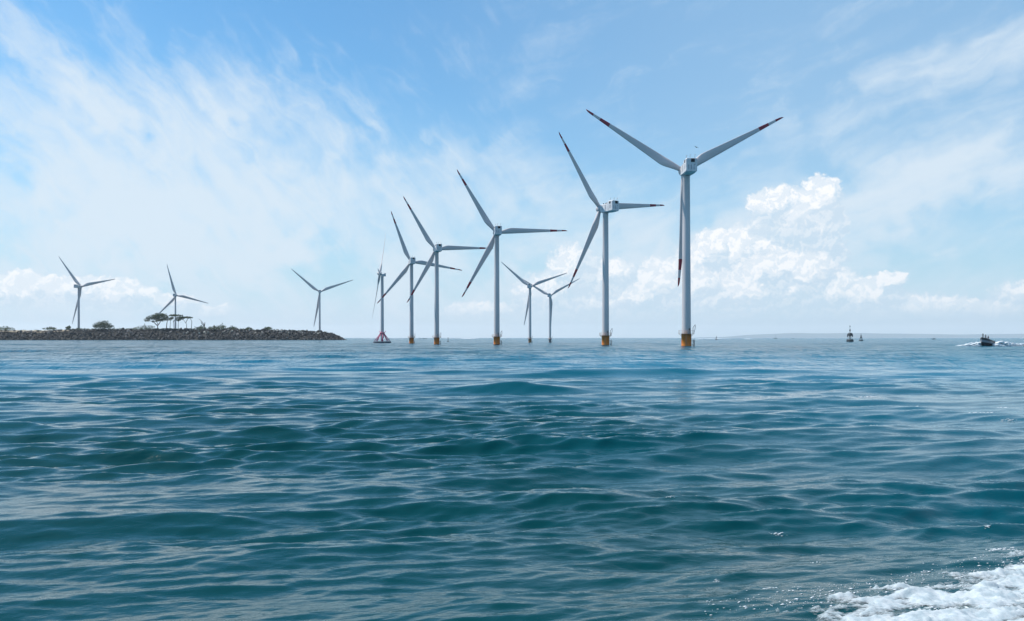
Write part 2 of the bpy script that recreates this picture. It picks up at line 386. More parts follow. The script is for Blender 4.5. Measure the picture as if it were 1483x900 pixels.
# ------------------------------------------------------------------ turbines
white = mat('turbine_paint', (.61, .555, .55), .45, (.51, .465, .46), .25, 5, streak=(1, 1, .15))
whiteN = mat('nacelle_paint', (.72, .71, .72), .5, (.58, .57, .58), .8, 5)
red = mat('red_band', (.30, .012, .035), .5, (.24, .01, .03), .5)
dark = mat('dark_opening', (.035, .03, .035), .7)
seam = mat('panel_seam', (.32, .31, .33), .7)
orange = mat('orange_coating', (.90, .25, .03), .55, (.70, .17, .02), .9, 6, streak=(1, 1, .25))
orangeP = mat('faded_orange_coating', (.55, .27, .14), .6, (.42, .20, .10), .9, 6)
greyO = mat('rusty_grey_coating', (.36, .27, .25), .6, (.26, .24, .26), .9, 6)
weed = mat('weedy_waterline', (.06, .05, .045), .8, (.035, .035, .03), 3)
steel = mat('galvanised_steel', (.26, .25, .25), .5, (.2, .17, .15), 3)
railm = mat('rail_paint', (.40, .26, .18), .5, (.30, .2, .15), 3)
black = mat('black_paint', (.012, .013, .016), .6)
pink = mat('red_primer', (.62, .09, .20), .55, (.48, .07, .15), 1.2)
concr = mat('wet_concrete', (.09, .11, .14), .85, (.06, .07, .09), 1.5)

def blade_mesh(mats, bands):
    bm = bmesh.new(); L = 37.65; ns = 30; n = 20
    fr = sorted(set([i/ns for i in range(ns+1)] + ([.752, .753, .85, .851, .92, .921] if bands else []) + [.985]))
    rings = []
    for t in fr:
        root = max(0, 1-t/.16); 
        ch = 1.45 if t < .02 else None
        if t < .2: u = t/.2; u = u*u*(3-2*u); c = 1.5+(3.0-1.5)*u
        else: c = 3.0*(1-(t-.2)/.8*.80)**1.05
        if t > .95: c *= math.sqrt(max(0.02, 1-((t-.95)/.05)**2))
        thk = 1.0 if t < .03 else (1-.80*min(1, (t-.03)/.20))
        thk = max(thk, .18) if t < .9 else .16
        off = -(c*.5-.75)*.9 if t > .02 else 0          # the bulge goes to the trailing side
        tw = R(13)*(1-t)**2.2; ring = []
        for i in range(n):
            a = 2*math.pi*i/n
            X_ = math.cos(a)*.5*c; Y_ = math.sin(a)*.5*c*thk*(1 if t < .1 else (1+.35*math.cos(a)))
            X2 = X_*math.cos(tw)-Y_*math.sin(tw); Y2 = X_*math.sin(tw)+Y_*math.cos(tw)
            ring.append(bm.verts.new((X2+off, Y2 + .9*t*t, t*L+.6*(1-t))))
        rings.append((t, ring))
    for (t0, r0), (t1, r1) in zip(rings, rings[1:]):
        tm = (t0+t1)/2; isr = bands and (.7525 < tm < .8505 or tm > .9205)
        for i in range(n):
            f = bm.faces.new((r0[i], r0[(i+1)%n], r1[(i+1)%n], r1[i])); f.smooth = True; f.material_index = 1 if isr else 0
    f = bm.faces.new(rings[-1][1]); f.material_index = 1 if bands else 0
    bm.faces.new(rings[0][1][::-1])
    bmesh.ops.recalc_face_normals(bm, faces=bm.faces)
    me = bpy.data.meshes.new('blade'); bm.to_mesh(me); bm.free()
    for m in mats: me.materials.append(m)
    return me
ME = {}
ME['blade_band'] = blade_mesh([white, red], True)
ME['blade_plain'] = blade_mesh([white, white], False)
HH = 57.1
def tower_mesh(z0):
    m = MB(); pr = []; mi = []
    zs = [z0, z0+.25, 20, 20.12, 20.2, 38, 38.12, 38.2, HH-2.3, HH-1.9]
    for z in zs:
        t = (z-z0)/(HH-2-z0); r = 1.46+(1.14-1.46)*t
        if z > HH-2: r = 1.3
        pr.append((r, z))
    m.lathe(pr, seg=40)
    return m.mesh('tower', white)
ME['tower'] = tower_mesh(4.25); ME['tower_land'] = tower_mesh(0)
# nacelle: local +Y points to the rotor, -Y is the tail (higher cooler section)
def nacelle():
    m = MB(); bm = m.bm
    prof = [  # y, half width, z bottom, z top
        (2.1, 1.15, -1.0, 1.25), (1.2, 1.6, -1.75, 1.55), (-2.9, 1.75, -1.9, 1.6), (-3.1, 1.78, -1.9, 2.05), (-3.9, 1.8, -1.9, 2.5), (-6.4, 1.8, -1.8, 2.5), (-6.6, 1.7, -1.65, 2.4)]
    rings = []
    for yy, hw, zb, zt in prof:
        c = .28
        pts = [(-hw+c, zb), (hw-c, zb), (hw, zb+c), (hw, zt-c), (hw-c, zt), (-hw+c, zt), (-hw, zt-c), (-hw, zb+c)]
        rings.append([bm.verts.new((p, yy, z_)) for p, z_ in pts])
    for r0, r1 in zip(rings, rings[1:]):
        for i in range(8): bm.faces.new((r0[i], r0[(i+1)%8], r1[(i+1)%8], r1[i]))
    bm.faces.new(rings[0]); bm.faces.new(rings[-1][::-1])
    # dark panel joints and louvres on tail and flanks
    for sx in (-1, 1):
        for yy in (-4.0, -2.0, .1): m.box((sx*1.79, yy, -.1), (.06, .10, 2.3), mi=1)
        m.box((sx*1.80, -5.2, .1), (.08, .5, 1.4), mi=1)
    for xx in (-.95, -.1, .75): m.box((xx, -6.62, -.35), (.16, .06, 1.5), mi=1)
    m.box((.95, -6.62, .45), (.5, .06, .15), mi=1)
    return m.mesh('nacelle', [whiteN, seam])
ME['nacelle'] = nacelle()
m = MB(); m.box((.35, -6.6, 1.75), (1.15, .5, 1.05)); ME['cooler'] = m.mesh('cooler_opening', dark)
m = MB(); m.box((-1.82, -5.1, 1.7), (.08, .9, .9)); ME['louvre'] = m.mesh('side_louvre', dark)
m = MB(); m.tube((0, 0, 2.4), (0, 0, 3.7), .05); m.tube((0, 0, 3.55), (.4, 0, 3.55), .04); ME['mast'] = m.mesh('weather_mast', steel)
m = MB(); m.box((0, 0, 1.8), (.36, .36, .55), bev=.05); ME['vent'] = m.mesh('roof_vent', black)
m = MB(); m.lathe([(1.25, -1.5), (1.55, -.9), (1.6, .6), (1.35, 1.3), (.8, 1.9), (.12, 2.15)], mat=Matrix.Rotation(R(-90), 4, 'X'), seg=28); ME['hub'] = m.mesh('hub', white)
m = MB(); m.lathe([(1.6, -6), (1.6, .35), (1.595, .4), (1.6, 4.0), (1.66, 4.02), (1.66, 4.2)], seg=40, mis=[1, 1, 0, 0, 0]); 
ME['tp'] = m.mesh('transition_piece', [orange, weed]); 
def recolor(me, k, mm): c = me.copy(); c.materials[k] = mm; return c
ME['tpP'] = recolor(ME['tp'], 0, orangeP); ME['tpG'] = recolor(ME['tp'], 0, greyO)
m = MB(); m.lathe([(1.64, 4.2), (2.55, 4.2), (2.55, 4.32), (1.47, 4.32)], seg=32, smooth=False, cap=False)
for i in range(8):
    a_ = i*math.pi/4+.2; m.tube((1.6*math.cos(a_), 1.6*math.sin(a_), 3.4), (2.4*math.cos(a_), 2.4*math.sin(a_), 4.2), .05, seg=6)
ME['platform'] = m.mesh('platform', railm)
m = MB()
for i in range(16):
    a_ = i*math.pi/8; m.tube((2.5*math.cos(a_), 2.5*math.sin(a_), 4.3), (2.5*math.cos(a_), 2.5*math.sin(a_), 5.4), .035, seg=6)
for z_ in (4.85, 5.4): m.path([(2.5*math.cos(i*math.pi/16), 2.5*math.sin(i*math.pi/16), z_) for i in range(33)], .03, seg=6)
ME['railing'] = m.mesh('railing', railm)
m = MB(); m.tube((1.95, -.9, 4.3), (1.95, -.9, 6.3), .08); m.tube((1.95, -.9, 6.3), (2.6, -1.3, 7.2), .07); m.tube((2.35, -.6, 4.3), (2.65, -1.3, 7.2), .05); m.tube((2.6, -1.3, 7.2), (2.75, -1.4, 5.6), .03)
m.box((.75, -1.75, 5.8), (.35, .35, .5), bev=.05); m.tube((.75, -1.8, 4.3), (.75, -1.8, 5.6), .08)
ME['davit'] = m.mesh('davit', black)
m = MB()
for xx in (2.05, 2.45): m.tube((xx, -.9, -1.5), (xx, -.9, 2.35), .09)
m.tube((1.4, -.6, 2.0), (2.3, -.9, 2.0), .06); m.tube((1.4, -.6, .7), (2.3, -.9, .7), .06)
for k in range(10): m.tube((2.05, -.9, -.2+k*.26), (2.45, -.9, -.2+k*.26), .025, seg=6)
ME['landing'] = m.mesh('boat_landing', black)
m = MB()
for xx in (-.55, -.2): m.tube((xx, -1.72, -1), (xx, -1.72, 5.3), .04)
for k in range(20): m.tube((-.55, -1.72, -.5+k*.29), (-.2, -1.72, -.5+k*.29), .025, seg=6)
ME['ladder'] = m.mesh('ladder', railm)
m = MB()
for i in range(8):
    a_ = i*math.pi/4+.25; c_, s_ = math.cos(a_), math.sin(a_)
    m.tube((6.3*c_, 6.3*s_, 1.9), (1.0*c_, 1.0*s_, 8.8), .29)
m.tube((0, 0, 1.5), (0, 0, 9.2), .5, seg=16); m.lathe([(2.0, 8.2), (2.3, 8.5), (2.0, 8.9)], seg=20)
for i in range(3):
    a_ = i*2.1+.5; m.tube((1.3*math.cos(a_), 1.3*math.sin(a_), 8.6), (3.1*math.cos(a_), 3.1*math.sin(a_), 10.0), .22)
ME['jacket'] = m.mesh('lattice_base', pink)
m = MB(); m.lathe([(7.3, -4), (7.3, 1.5), (7.05, 1.65)], seg=36, smooth=False); ME['slab'] = m.mesh('concrete_pad', concr)

def turbine(px, D, psi, th0, L, Z, label, kind='sea', z0=0.0, bands=True, tilt=4, tp='tp', group='wind turbines standing in the sea'):
    s0 = Z/57.6; s = (Z-z0)/57.1
    root = empty('wind_turbine', (*at(px, D)[:2], z0), 0, s)
    tag(root, label, 'wind turbine', group)
    def p(me, name, rz=0): 
        o = bpy.data.objects.new(name, me); link(o, root); o.rotation_euler.z = rz; return o
    p(ME['tower' if kind != 'land' else 'tower_land'], 'tower')
    if kind == 'sea':
        t = p(ME[tp], 'transition_piece')
        pl = p(ME['platform'], 'platform'); r = bpy.data.objects.new('railing', ME['railing']); link(r, pl)
        dv = bpy.data.objects.new('davit', ME['davit']); link(dv, pl)
        p(ME['landing'], 'boat_landing'); p(ME['ladder'], 'ladder')
    if kind == 'jacket':
        p(ME['slab'], 'concrete_pad'); p(ME['jacket'], 'lattice_base')
    na_ = p(ME['nacelle'], 'nacelle', psi); na_.location = (0, 0, HH)
    sub = [('cooler', 'cooler_opening', (0, 0)), ('louvre', 'side_louvre', (0, 0))]
    if bands: sub += [('mast', 'weather_mast', p_) for p_ in ((-1.2, -4.6), (1.1, -6.2), (-.4, -6.1))] + [('vent', 'roof_vent', p_) for p_ in ((-.9, -1.6), (-.5, -.7), (-.9, .1), (.3, -1.2))]
    for k, nm, p_ in sub:
        q_ = link(bpy.data.objects.new(nm, ME[k]), na_); q_.location = (*p_, 0)
    if kind == 'jacket': na_.scale = (.55, .45, .6); na_.location = (0, 0, HH-.8)
    tl = R(tilt); ax = Vector((-math.sin(psi)*math.cos(tl), math.cos(psi)*math.cos(tl), math.sin(tl)))
    r_ = Vector((math.cos(psi), math.sin(psi), 0)); u_ = r_.cross(ax)
    Hl = Vector((0, 0, HH)) + ax*(3.6*s0/s if kind != 'jacket' else 2.0)
    h = p(ME['hub'], 'hub'); h.matrix_local = Matrix.Translation(Hl) @ Matrix((r_, ax, u_)).transposed().to_4x4()
    for j in (0, -2*math.pi/3, 2*math.pi/3):
        d = math.cos(th0+j)*r_ + math.sin(th0+j)*u_
        M3 = Matrix((ax.cross(d), ax, d)).transposed().to_4x4()
        bo = p(ME['blade_band' if bands else 'blade_plain'], 'blade')
        k = L/(37.65*s)
        bo.matrix_local = Matrix.Translation(Hl) @ M3 @ Matrix.Scale(k, 4)
    return root
turbine(994, 275, .051, 2.608, 37.65, 57.1, 'largest wind turbine, nearest on the right, its three red-banded blades in a wide Y')
turbine(877, 322, .56, 2.232, 33.3, 51.8, 'second tallest wind turbine, its boxy nacelle seen from the side, just left of the largest')
turbine(719.5, 353, .137, 2.152, 30.49, 46.63, 'third tallest wind turbine, red-tipped, alone in the middle on an orange base')
turbine(632.5, 371, .309, 2.155, 26.6, 41.55, 'red-tipped wind turbine whose lower left blade crosses the tower of its left neighbour')
turbine(596, 421, .268, 1.967, 26.57, 40.53, 'red-tipped wind turbine directly right of the one standing on a pink lattice base')
turbine(553.5, 463, R(98), R(60), 28.5, 37.6, 'wind turbine seen edge-on, standing on a pink red lattice foundation and grey pad', kind='jacket', bands=False, tilt=9)
k = 494/436; turbine(767.5, 494, -.177, 2.45, 20.2*k, 3+(29.12-3)*k, 'small plain-bladed wind turbine on a faded orange base, next to the smallest one', bands=False, tp='tpP')
k = 540/436; turbine(796.5, 540, -.229, 2.619, 17.5*k, 3+(24.53-3)*k, 'smallest wind turbine in the sea, hazy, on a rusty grey base', bands=False, tp='tpG')
gl = 'distant wind turbines behind the breakwater'
turbine(463, 1250, .236, 2.468, 52.5, 70.1, 'distant wind turbine behind the rocky tip of the breakwater, rotor in a Y shape', kind='land', z0=12, bands=False, group=gl)
turbine(254, 1250, .057, 1.858, 47.5, 65.0, 'distant wind turbine rising behind the umbrella-shaped trees on the breakwater', kind='land', z0=12, bands=False, group=gl)
turbine(114, 1250, -.246, 2.278, 59.0, 77.9, 'distant wind turbine farthest to the left, just left of the round bush', kind='land', z0=12, bands=False, group=gl)

# ------------------------------------------------------------------ breakwater with rocks, scrub and trees
earth = mat('earth', (.035, .032, .028), .95, (.02, .02, .018), .12, 5)
sandm = mat('sand', (.42, .35, .25), .95, (.34, .28, .20), .2)
JY = 1150.0
def top_z(px): # crest height (m) along the breakwater by photo column
    pts = [(-400, 477), (0, 478), (60, 478.5), (110, 476), (250, 475.5), (340, 476), (400, 477), (450, 478), (480, 481), (492, 486), (499, 490)]
    for (a0, b0), (a1, b1) in zip(pts, pts[1:]):
        if px <= a1: py = b0+(b1-b0)*(px-a0)/(a1-a0); break
    else: py = 491
    return 3-(py-Y0)/F*JY
m = MB(); bm = m.bm; cols = []
pxs = list(range(-400, 480, 10)) + [484, 488, 492, 496, 500, 503]
for i, px in enumerate(pxs):
    xx = (px-CX)/F*JY; t = max(0.1, top_z(px)-1.2)
    w = 1 if px < 470 else max(.05, (504-px)/34)
    jit = mnoise.noise(Vector((px*.03, 2, 0)))*1.2
    prof = [(JY-3, -3), (JY+12*w, t*.62+jit*.3), (JY+20*w, t), (JY+60*w, t+.3+jit*.2), (JY+135*w, t), (JY+160*w, -3)]
    cols.append([bm.verts.new((xx*(p[0]/JY), p[0], p[1])) for p in prof])
for c0_, c1_ in zip(cols, cols[1:]):
    for i in range(5): bm.faces.new((c0_[i], c1_[i], c1_[i+1], c0_[i+1]))
bo = m.obj('breakwater', earth); tag(bo, 'long low mound of the rocky breakwater under stones and scrub', 'breakwater')
# sand strip lying on the crest at left
m = MB(); bm = m.bm; prev = None
for px in range(-20, 96, 4):
    xx = (px-CX)/F*JY; t = top_z(px)-1.2
    w = math.sin(math.pi*(px+24)/120)*.8+.25
    a_, b_ = bm.verts.new((xx, JY+15.5, t*.93-1.5*w+.6)), bm.verts.new((xx*1.02, JY+24, t+.55+.5*w))
    if prev: bm.faces.new((prev[0], a_, b_, prev[1]))
    prev = (a_, b_)
so = m.obj('sand', sandm); tag(so, kind='structure')
# rocks
def rock_mat(name, lo_, hi_):
    global nt
    m_ = bpy.data.materials.new(name); m_.use_nodes = True; nt = m_.node_tree
    b = nt.nodes['Principled BSDF']; b.inputs['Roughness'].default_value = .9
    oi = nt.nodes.new('ShaderNodeObjectInfo').outputs['Random']; ri = nt.nodes.new('ShaderNodeNewGeometry').outputs['Random Per Island']
    v = MA('FRACT', MA('ADD', MA('MULTIPLY', oi, 7.3), ri)); v = MA('POWER', v, 6.0)
    c_ = MX(v, (*lo_, 1), (*hi_, 1))
    n_ = NO(nt.nodes.new('ShaderNodeTexCoord').outputs['Object'], 1.3, 5)
    _in(b.inputs['Base Color'], MX(MR(n_, .3, .7, 0, .4), c_, (.03, .03, .03, 1)))
    return m_
rk = rock_mat('dark_rock', (.007, .007, .010), (.26, .23, .21)); rkp = rock_mat('pale_rock', (.30, .28, .24), (.60, .57, .50))
def rock_geo(seed, sub=1):
    bm = bmesh.new(); bmesh.ops.create_icosphere(bm, subdivisions=sub, radius=.5); g = random.Random(seed)
    cuts = [Vector((g.gauss(0,1), g.gauss(0,1), g.gauss(0,1))).normalized() for _ in range(6)]
    for v in bm.verts:
        for c in cuts:
            d = v.co.dot(c)
            if d > .33: v.co -= c*(d-.33)
        v.co *= 1+.10*g.random(); v.co.z *= .8; v.co.x *= 1.15
    return bm
RM = []
for i in range(7):
    bm = rock_geo(40+i, 2); me = bpy.data.meshes.new('rock'); bm.to_mesh(me); bm.free(); me.materials.append(rk); RM.append(me)
RMP = [me.copy() for me in RM[:3]]
for me in RMP: me.materials[0] = rkp
rnd = random.Random(8)
def slope_pt(px, u):  # u 0..1 from waterline up to the crest edge
    t = top_z(px)-1.2; w = 1 if px < 470 else max(.05, (504-px)/34)
    if u < .6: k = u/.6; yy = JY+(-1+13*k)*w; zz = -.2+(t*.62+.2)*k
    else: k = (u-.6)/.4; yy = JY+(12+8*k)*w; zz = t*.62+(t*.38)*k
    return Vector(((px-CX)/F*yy, yy, max(zz, -.3)))
def rock_obj(c, sz, pale=False):
    o = bpy.data.objects.new('rock', rnd.choice(RMP if pale else RM)); o.location = c
    o.rotation_euler = (rnd.uniform(0, 6), rnd.uniform(0, 6), rnd.uniform(0, 6)); o.scale = (sz, sz*rnd.uniform(.8, 1.1), sz*rnd.uniform(.8, 1.05)); link(o)
    if pale: tag(o, 'pale weathered boulder among the dark rocks of the breakwater', 'rock', 'pale boulders on the breakwater')
    else: tag(o, 'dark boulder piled on the face of the breakwater', 'rock', 'dark boulders of the breakwater')
for i in range(246):
    px = rnd.uniform(-2, 497); rock_obj(slope_pt(px, rnd.random()**.9) + Vector((0, -.3, .2)), rnd.uniform(3.0, 5.0) * (1 if px < 478 else .6))
for i in range(50):
    px = rnd.choice([rnd.uniform(265, 345), rnd.uniform(345, 410), rnd.uniform(405, 486)]); u = 1-rnd.random()**2*.45 if px < 405 else 1-rnd.random()*.35
    rock_obj(slope_pt(px, u) + Vector((0, -.6, .5)), rnd.uniform(2.0, 3.4) * (1 if px < 478 else .6), True)
vsl, fsl = [], []; nv = 0
geos = []
for i in range(6):
    bm = rock_geo(90+i, 1); bm.verts.ensure_lookup_table(); geos.append((np.array([v.co[:] for v in bm.verts]), np.array([[v.index for v in f.verts] for f in bm.faces]))); bm.free()
for i in range(3600):
    px = rnd.uniform(-330, 501); c = slope_pt(px, rnd.random()) + Vector((0, -.1, rnd.uniform(-.2, .3)))
    g_v, g_f = rnd.choice(geos); sz = rnd.uniform(1.3, 3.4) * (1 if px < 484 else .6)
    Rm = np.array(Matrix.Rotation(rnd.uniform(0, 6), 3, Vector((rnd.random(), rnd.random(), rnd.random()+.1)).normalized()))
    vsl.append((g_v*sz) @ Rm.T + np.array(c)); fsl.append(g_f+nv); nv += len(g_v)
me = np_mesh('rubble', np.concatenate(vsl), np.concatenate(fsl), [rk]); me.polygons.foreach_set('use_smooth', np.zeros(len(me.polygons), bool))
tag(link(bpy.data.objects.new('rubble', me)), kind='stuff', label='smaller dark stones filling the face of the breakwater')

# foliage
leafD = mat('leaves', (.045, .075, .022), .7, (.085, .11, .035), .35, 4)
leafS = mat('scrub_leaves', (.06, .095, .03), .75, (.13, .15, .055), .15, 4)
bark = mat('bark', (.045, .037, .03), .9, (.03, .025, .02), 1)
def leaves(name, clumps, n, size, material, parent=None, seed=1, flat=.5):
    g = np.random.default_rng(seed); vs = []; 
    tot = sum(c[3]*c[4]*c[5] for c in clumps)
    for (x_, y_, z_, rx, ry, rz) in clumps:
        k = max(9, int(n*rx*ry*rz/tot)); d = g.normal(size=(k, 3)); d /= np.linalg.norm(d, axis=1)[:, None]
        d *= (g.random(k)**.4)[:, None]; c = d*np.array([rx, ry, rz])+np.array([x_, y_, z_])
        a_ = g.normal(size=(k, 3)); a_ /= np.linalg.norm(a_, axis=1)[:, None]; b_ = g.normal(size=(k, 3)); b_[:, 2] *= flat
        b_ = np.cross(a_, b_); b_ /= np.linalg.norm(b_, axis=1)[:, None]
        s_ = (size*g.uniform(.5, 1.3, k))[:, None]
        vs.append(np.stack([c-a_*s_, c+b_*s_*.6, c+a_*s_, c-b_*s_*.6], 1).reshape(-1, 3))
    v = np.concatenate(vs); q_ = np.arange(len(v)).reshape(-1, 4)
    me = np_mesh(name, v, q_, [material]); me.polygons.foreach_set('use_smooth', np.zeros(len(me.polygons), bool))
    return link(bpy.data.objects.new(name, me), parent)
def pxz(px, py, D): return (px-CX)/F*D, 3-(py-Y0)/F*D
def tree(px, py_base, D, crown, limbs, label, name='umbrella_tree', n=2600, size=.75, group=None, material=None, trunk_r=.6, seed=1, cat='tree'):
    bx_, bz = pxz(px, py_base, D); root = empty(name, (bx_, D, bz)); tag(root, label, cat, group)
    cl = []
    for (cx_, cy_, rx, rz) in crown:
        x_, z_ = pxz(cx_, cy_, D); cl.append((x_-bx_, (seed*3.7+cx_) % 5-2.5, z_-bz, rx*.93, rx*.6, rz*.93))
    for c in list(cl):                                   # ragged outline: small clumps thrown out round each mass
        g_ = random.Random(seed*91+c[0])
        for _ in range(5):
            a_ = g_.uniform(-.3, 3.5); k_ = g_.uniform(.75, 1.15); s_ = g_.uniform(.16, .34)
            cl.append((c[0]+math.cos(a_)*c[3]*k_, c[1]+g_.uniform(-1, 1)*c[4]*.6, c[2]+math.sin(a_)*c[5]*k_*.95, c[3]*s_, c[4]*s_*1.2, c[5]*s_*1.1))
    if cl: leaves('crown', cl, n, size, material or leafD, root, seed)
    m = MB()
    for pts in limbs:
        q_ = []
        for i, (a0, b0) in enumerate(pts):
            x_, z_ = pxz(a0, b0, D); q_.append(Vector((x_-bx_, math.sin(i*2+a0)*.8*(i > 0), z_-bz)))
        for i, (p0, p1) in enumerate(zip(q_, q_[1:])):
            r0 = trunk_r*(1-.28*i); r1 = trunk_r*(1-.28*(i+1)); m.tube(p0, p1, max(r0, .12), max(r1, .1), seg=8)
    m.obj('trunk', bark, root); return root
D_ = 1172
tree(228, 476, D_, [(212, 463.5, 5, 3), (216, 461, 4, 3), (222, 460, 8, 4), (230, 457.5, 9, 4), (238, 458, 7, 3.2), (232, 463, 9, 3), (241, 462, 5, 3.4), (225, 466, 4, 1.6), (246, 463, 3, 2)],
     [[(228, 477), (229, 470), (226, 464), (216, 462)], [(229, 471), (234, 464), (236, 459)], [(228, 472), (222, 466), (213, 464)], [(241, 477), (242, 468), (243, 462)]],
     'largest umbrella-shaped tree on the breakwater with a wide dark green crown', seed=2, n=2200)
tree(252, 476, D_, [(251, 457, 6, 1.6), (259, 457, 4, 1.3), (248, 461, 3, 1.4), (262, 457.5, 2.2, 1)],
     [[(252, 477), (251, 468), (250, 458)], [(251, 467), (255, 461), (260, 457.5)], [(246, 477), (247, 468), (247, 461)]],
     'thin sparse tree standing in front of the distant turbine tower', 'sparse_tree', n=420, seed=3, trunk_r=.35)
tree(268, 476, D_, [(262, 461, 6, 2.4), (268, 459.8, 6, 1.6), (274, 460.5, 4, 1.2), (258, 464, 3.4, 1.8)],
     [[(270, 477), (270, 470), (266, 464), (262, 461)], [(269, 468), (272, 462), (275, 460.5)], [(258, 477), (258, 467), (260, 462)], [(277, 477), (278, 466), (275, 461)]],
     'small flat-topped tree with bent stems, right of the thin sparse one', n=700, seed=4, trunk_r=.4)
tree(296, 476, D_, [], [[(296, 477), (295, 470), (291, 464.5), (288, 462)], [(296, 473), (297, 467)], [(295, 472), (292, 468), (291, 466)]],
     'bare leaning dead tree on the breakwater, right of the umbrella trees', 'dead_tree', trunk_r=.55, seed=5)
tree(149, 476, D_, [(149, 472, 12, 5.5), (143, 471.5, 7, 5), (155, 472, 8, 5.5), (148, 468, 5, 3.8), (153, 468.5, 4, 3.4), (161, 474, 4, 3.4), (137, 474, 4, 3)],
     [[(149, 477), (148, 472), (145, 469)], [(149, 474), (153, 469)]], 'round green bush standing alone left of the umbrella trees', 'bush', n=2600, seed=6, size=.6, cat='bush', trunk_r=.3)
gsh = 'low shrubs along the breakwater crest'
for i, (px, py, w_, h_, lb) in enumerate([(99, 474.6, 3, 2.2, 'small pointed shrub on the crest left of the round bush'), (210, 475, 14, 4, 'low spreading shrub under the largest umbrella tree'),
        (321, 474.5, 7, 4.2, 'shrub with a spiky top in the middle of the breakwater'), (310, 475.5, 8, 2.6, 'low shrub touching the spiky one, on its left'), (336, 475.5, 7, 2.6, 'low shrub touching the spiky one, on its right'),
        (8, 476.2, 14, 2.8, 'dark green shrub at the far left end of the breakwater'), (72, 476, 9, 2, 'low dark shrub behind the sand strip'), (388, 476, 6, 2.4, 'small dark shrub close to the pale boulders near the tip'),
        (292, 475.5, 8, 3, 'low shrub round the foot of the dead tree'), (360, 476.5, 5, 2, 'tiny dark shrub halfway between the spiky one and the tip')]):
    tree(px, py+2.5, D_, [(px, py, w_, h_), (px+w_*.4, py+.6, w_*.6, h_*.7), (px-w_*.5, py+.7, w_*.6, h_*.6), (px+.5, py-h_*.6, w_*.25, h_*.8)], [[(px, py+3), (px, py)], [(px, py+1), (px+1, py-h_*.8)]],
         lb, 'shrub', n=600, seed=20+i, size=.55, material=leafS, trunk_r=.25, group=gsh, cat='shrub')
# ground scrub along the crest: an uncountable cover
cl = []; g = random.Random(3)
for px in range(-330, 470, 3):
    x_, z_ = pxz(px, 0, D_); dens = .5+.5*mnoise.noise(Vector((px*.04, 5, 1)))
    if px > 350 and g.random() > .45: continue
    if 20 < px < 95 and g.random() < .1: continue
    cl.append((x_, JY+22+g.uniform(0, 14), top_z(min(px, 470))-.9+g.uniform(0, .5)*dens, 2.8, 2, (.7+1.9*dens*g.random())*(1 if px < 350 else .5)))
sc = leaves('ground_cover', cl, 16000, .5, leafS, None, 9); tag(sc, kind='stuff', label='low green scrub covering the crest of the breakwater')

# ------------------------------------------------------------------ far hills
m = MB(); bm = m.bm; prev = None
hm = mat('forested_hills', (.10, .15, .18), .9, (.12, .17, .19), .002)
HD = 24000.0
for i in range(0, 121):
    px = 860+i*11; t = i/120
    pk = 6*math.exp(-((px-1240)/130)**2) + 7*math.exp(-((px-1120)/70)**2)*.5 + 5*math.exp(-((px-1480)/140)**2) + 5*math.exp(-((px-1800)/200)**2)
    h_ = max(0, pk*min(1, (px-860)/200) + .8*mnoise.noise(Vector((px*.02, 0, 0))) )/F*HD + 3
    x_ = (px-CX)/F*HD
    ring = [bm.verts.new((x_, HD, -5)), bm.verts.new((x_*1.02, HD+300, h_*.7)), bm.verts.new((x_*1.05, HD+700, h_*1.06)), bm.verts.new((x_*1.1, HD+1500, -5))]
    if prev:
        for j in range(3): f = bm.faces.new((prev[j], ring[j], ring[j+1], prev[j+1])); f.smooth = True
    prev = ring
tag(m.obj('hills', hm), kind='structure')

# ------------------------------------------------------------------ buoys and far boats
buoyc = mat('dark_buoy_paint', (.012, .022, .032), .6, (.02, .03, .035), 1)
def nav_buoy(px, D, s, label):
    r = empty('navigation_buoy', at(px, D), .3, s); tag(r, label, 'buoy')
    MB().lathe([(1.6, -1.2), (1.95, -.8), (1.95, 1.25), (1.75, 1.45)], seg=28).obj('float', buoyc, r)
    m = MB(); m.lathe([(.25, 1.4), (.28, 4.2)], seg=10)
    for i in range(4):
        a_ = i*math.pi/2+.4; c_, s_ = math.cos(a_), math.sin(a_); m.tube((1.4*c_, 1.4*s_, 1.4), (1.1*c_, 1.1*s_, 4.1), .06)
    m.obj('frame', buoyc, r)
    m = MB(); m.lathe([(1.65, 3.5), (1.6, 4.3), (1.2, 5.0), (.4, 5.35), (.2, 5.4)], seg=20, cap=False)
    for i in range(6):
        a_ = i*math.pi/3; m.tube((1.62*math.cos(a_), 1.62*math.sin(a_), 2.9), (1.62*math.cos(a_), 1.62*math.sin(a_), 3.6), .12)
    m.obj('cage', buoyc, r)
    m = MB(); m.tube((0, 0, 5.2), (0, 0, 9.6), .07); m.lathe([(.32, 6.0), (.36, 6.8), (.12, 7.7)], seg=12); m.lathe([(.05, 8.7), (.3, 8.9), (.3, 9.2), (.05, 9.4)], seg=10); m.obj('lantern_mast', buoyc, r)
nav_buoy(1231, 640, 1.28, 'big dark navigation buoy with domed cage and tall lantern mast')
def lattice_buoy(px, D, s, label, col=None):
    r = empty('lattice_buoy', at(px, D), .2, s); tag(r, label, 'buoy')
    MB().lathe([(1.2, -1), (1.7, -.4), (1.7, .7), (1.3, 1.0)], seg=24).obj('float', buoyc, r)
    m = MB()
    for i in range(4):
        a_ = i*math.pi/2+.6; m.tube((1.2*math.cos(a_), 1.2*math.sin(a_), .9), (.15*math.cos(a_), .15*math.sin(a_), 5.0), .11)
        b_ = a_+math.pi/2; m.tube((.8*math.cos(a_), .8*math.sin(a_), 2.3), (.8*math.cos(b_), .8*math.sin(b_), 2.3), .09)
    m.lathe([(.5, 2.3), (.55, 3.2), (.2, 3.6)], seg=10); m.tube((0, 0, 4.8), (0, 0, 6.3), .1); m.obj('lattice_tower', buoyc, r)
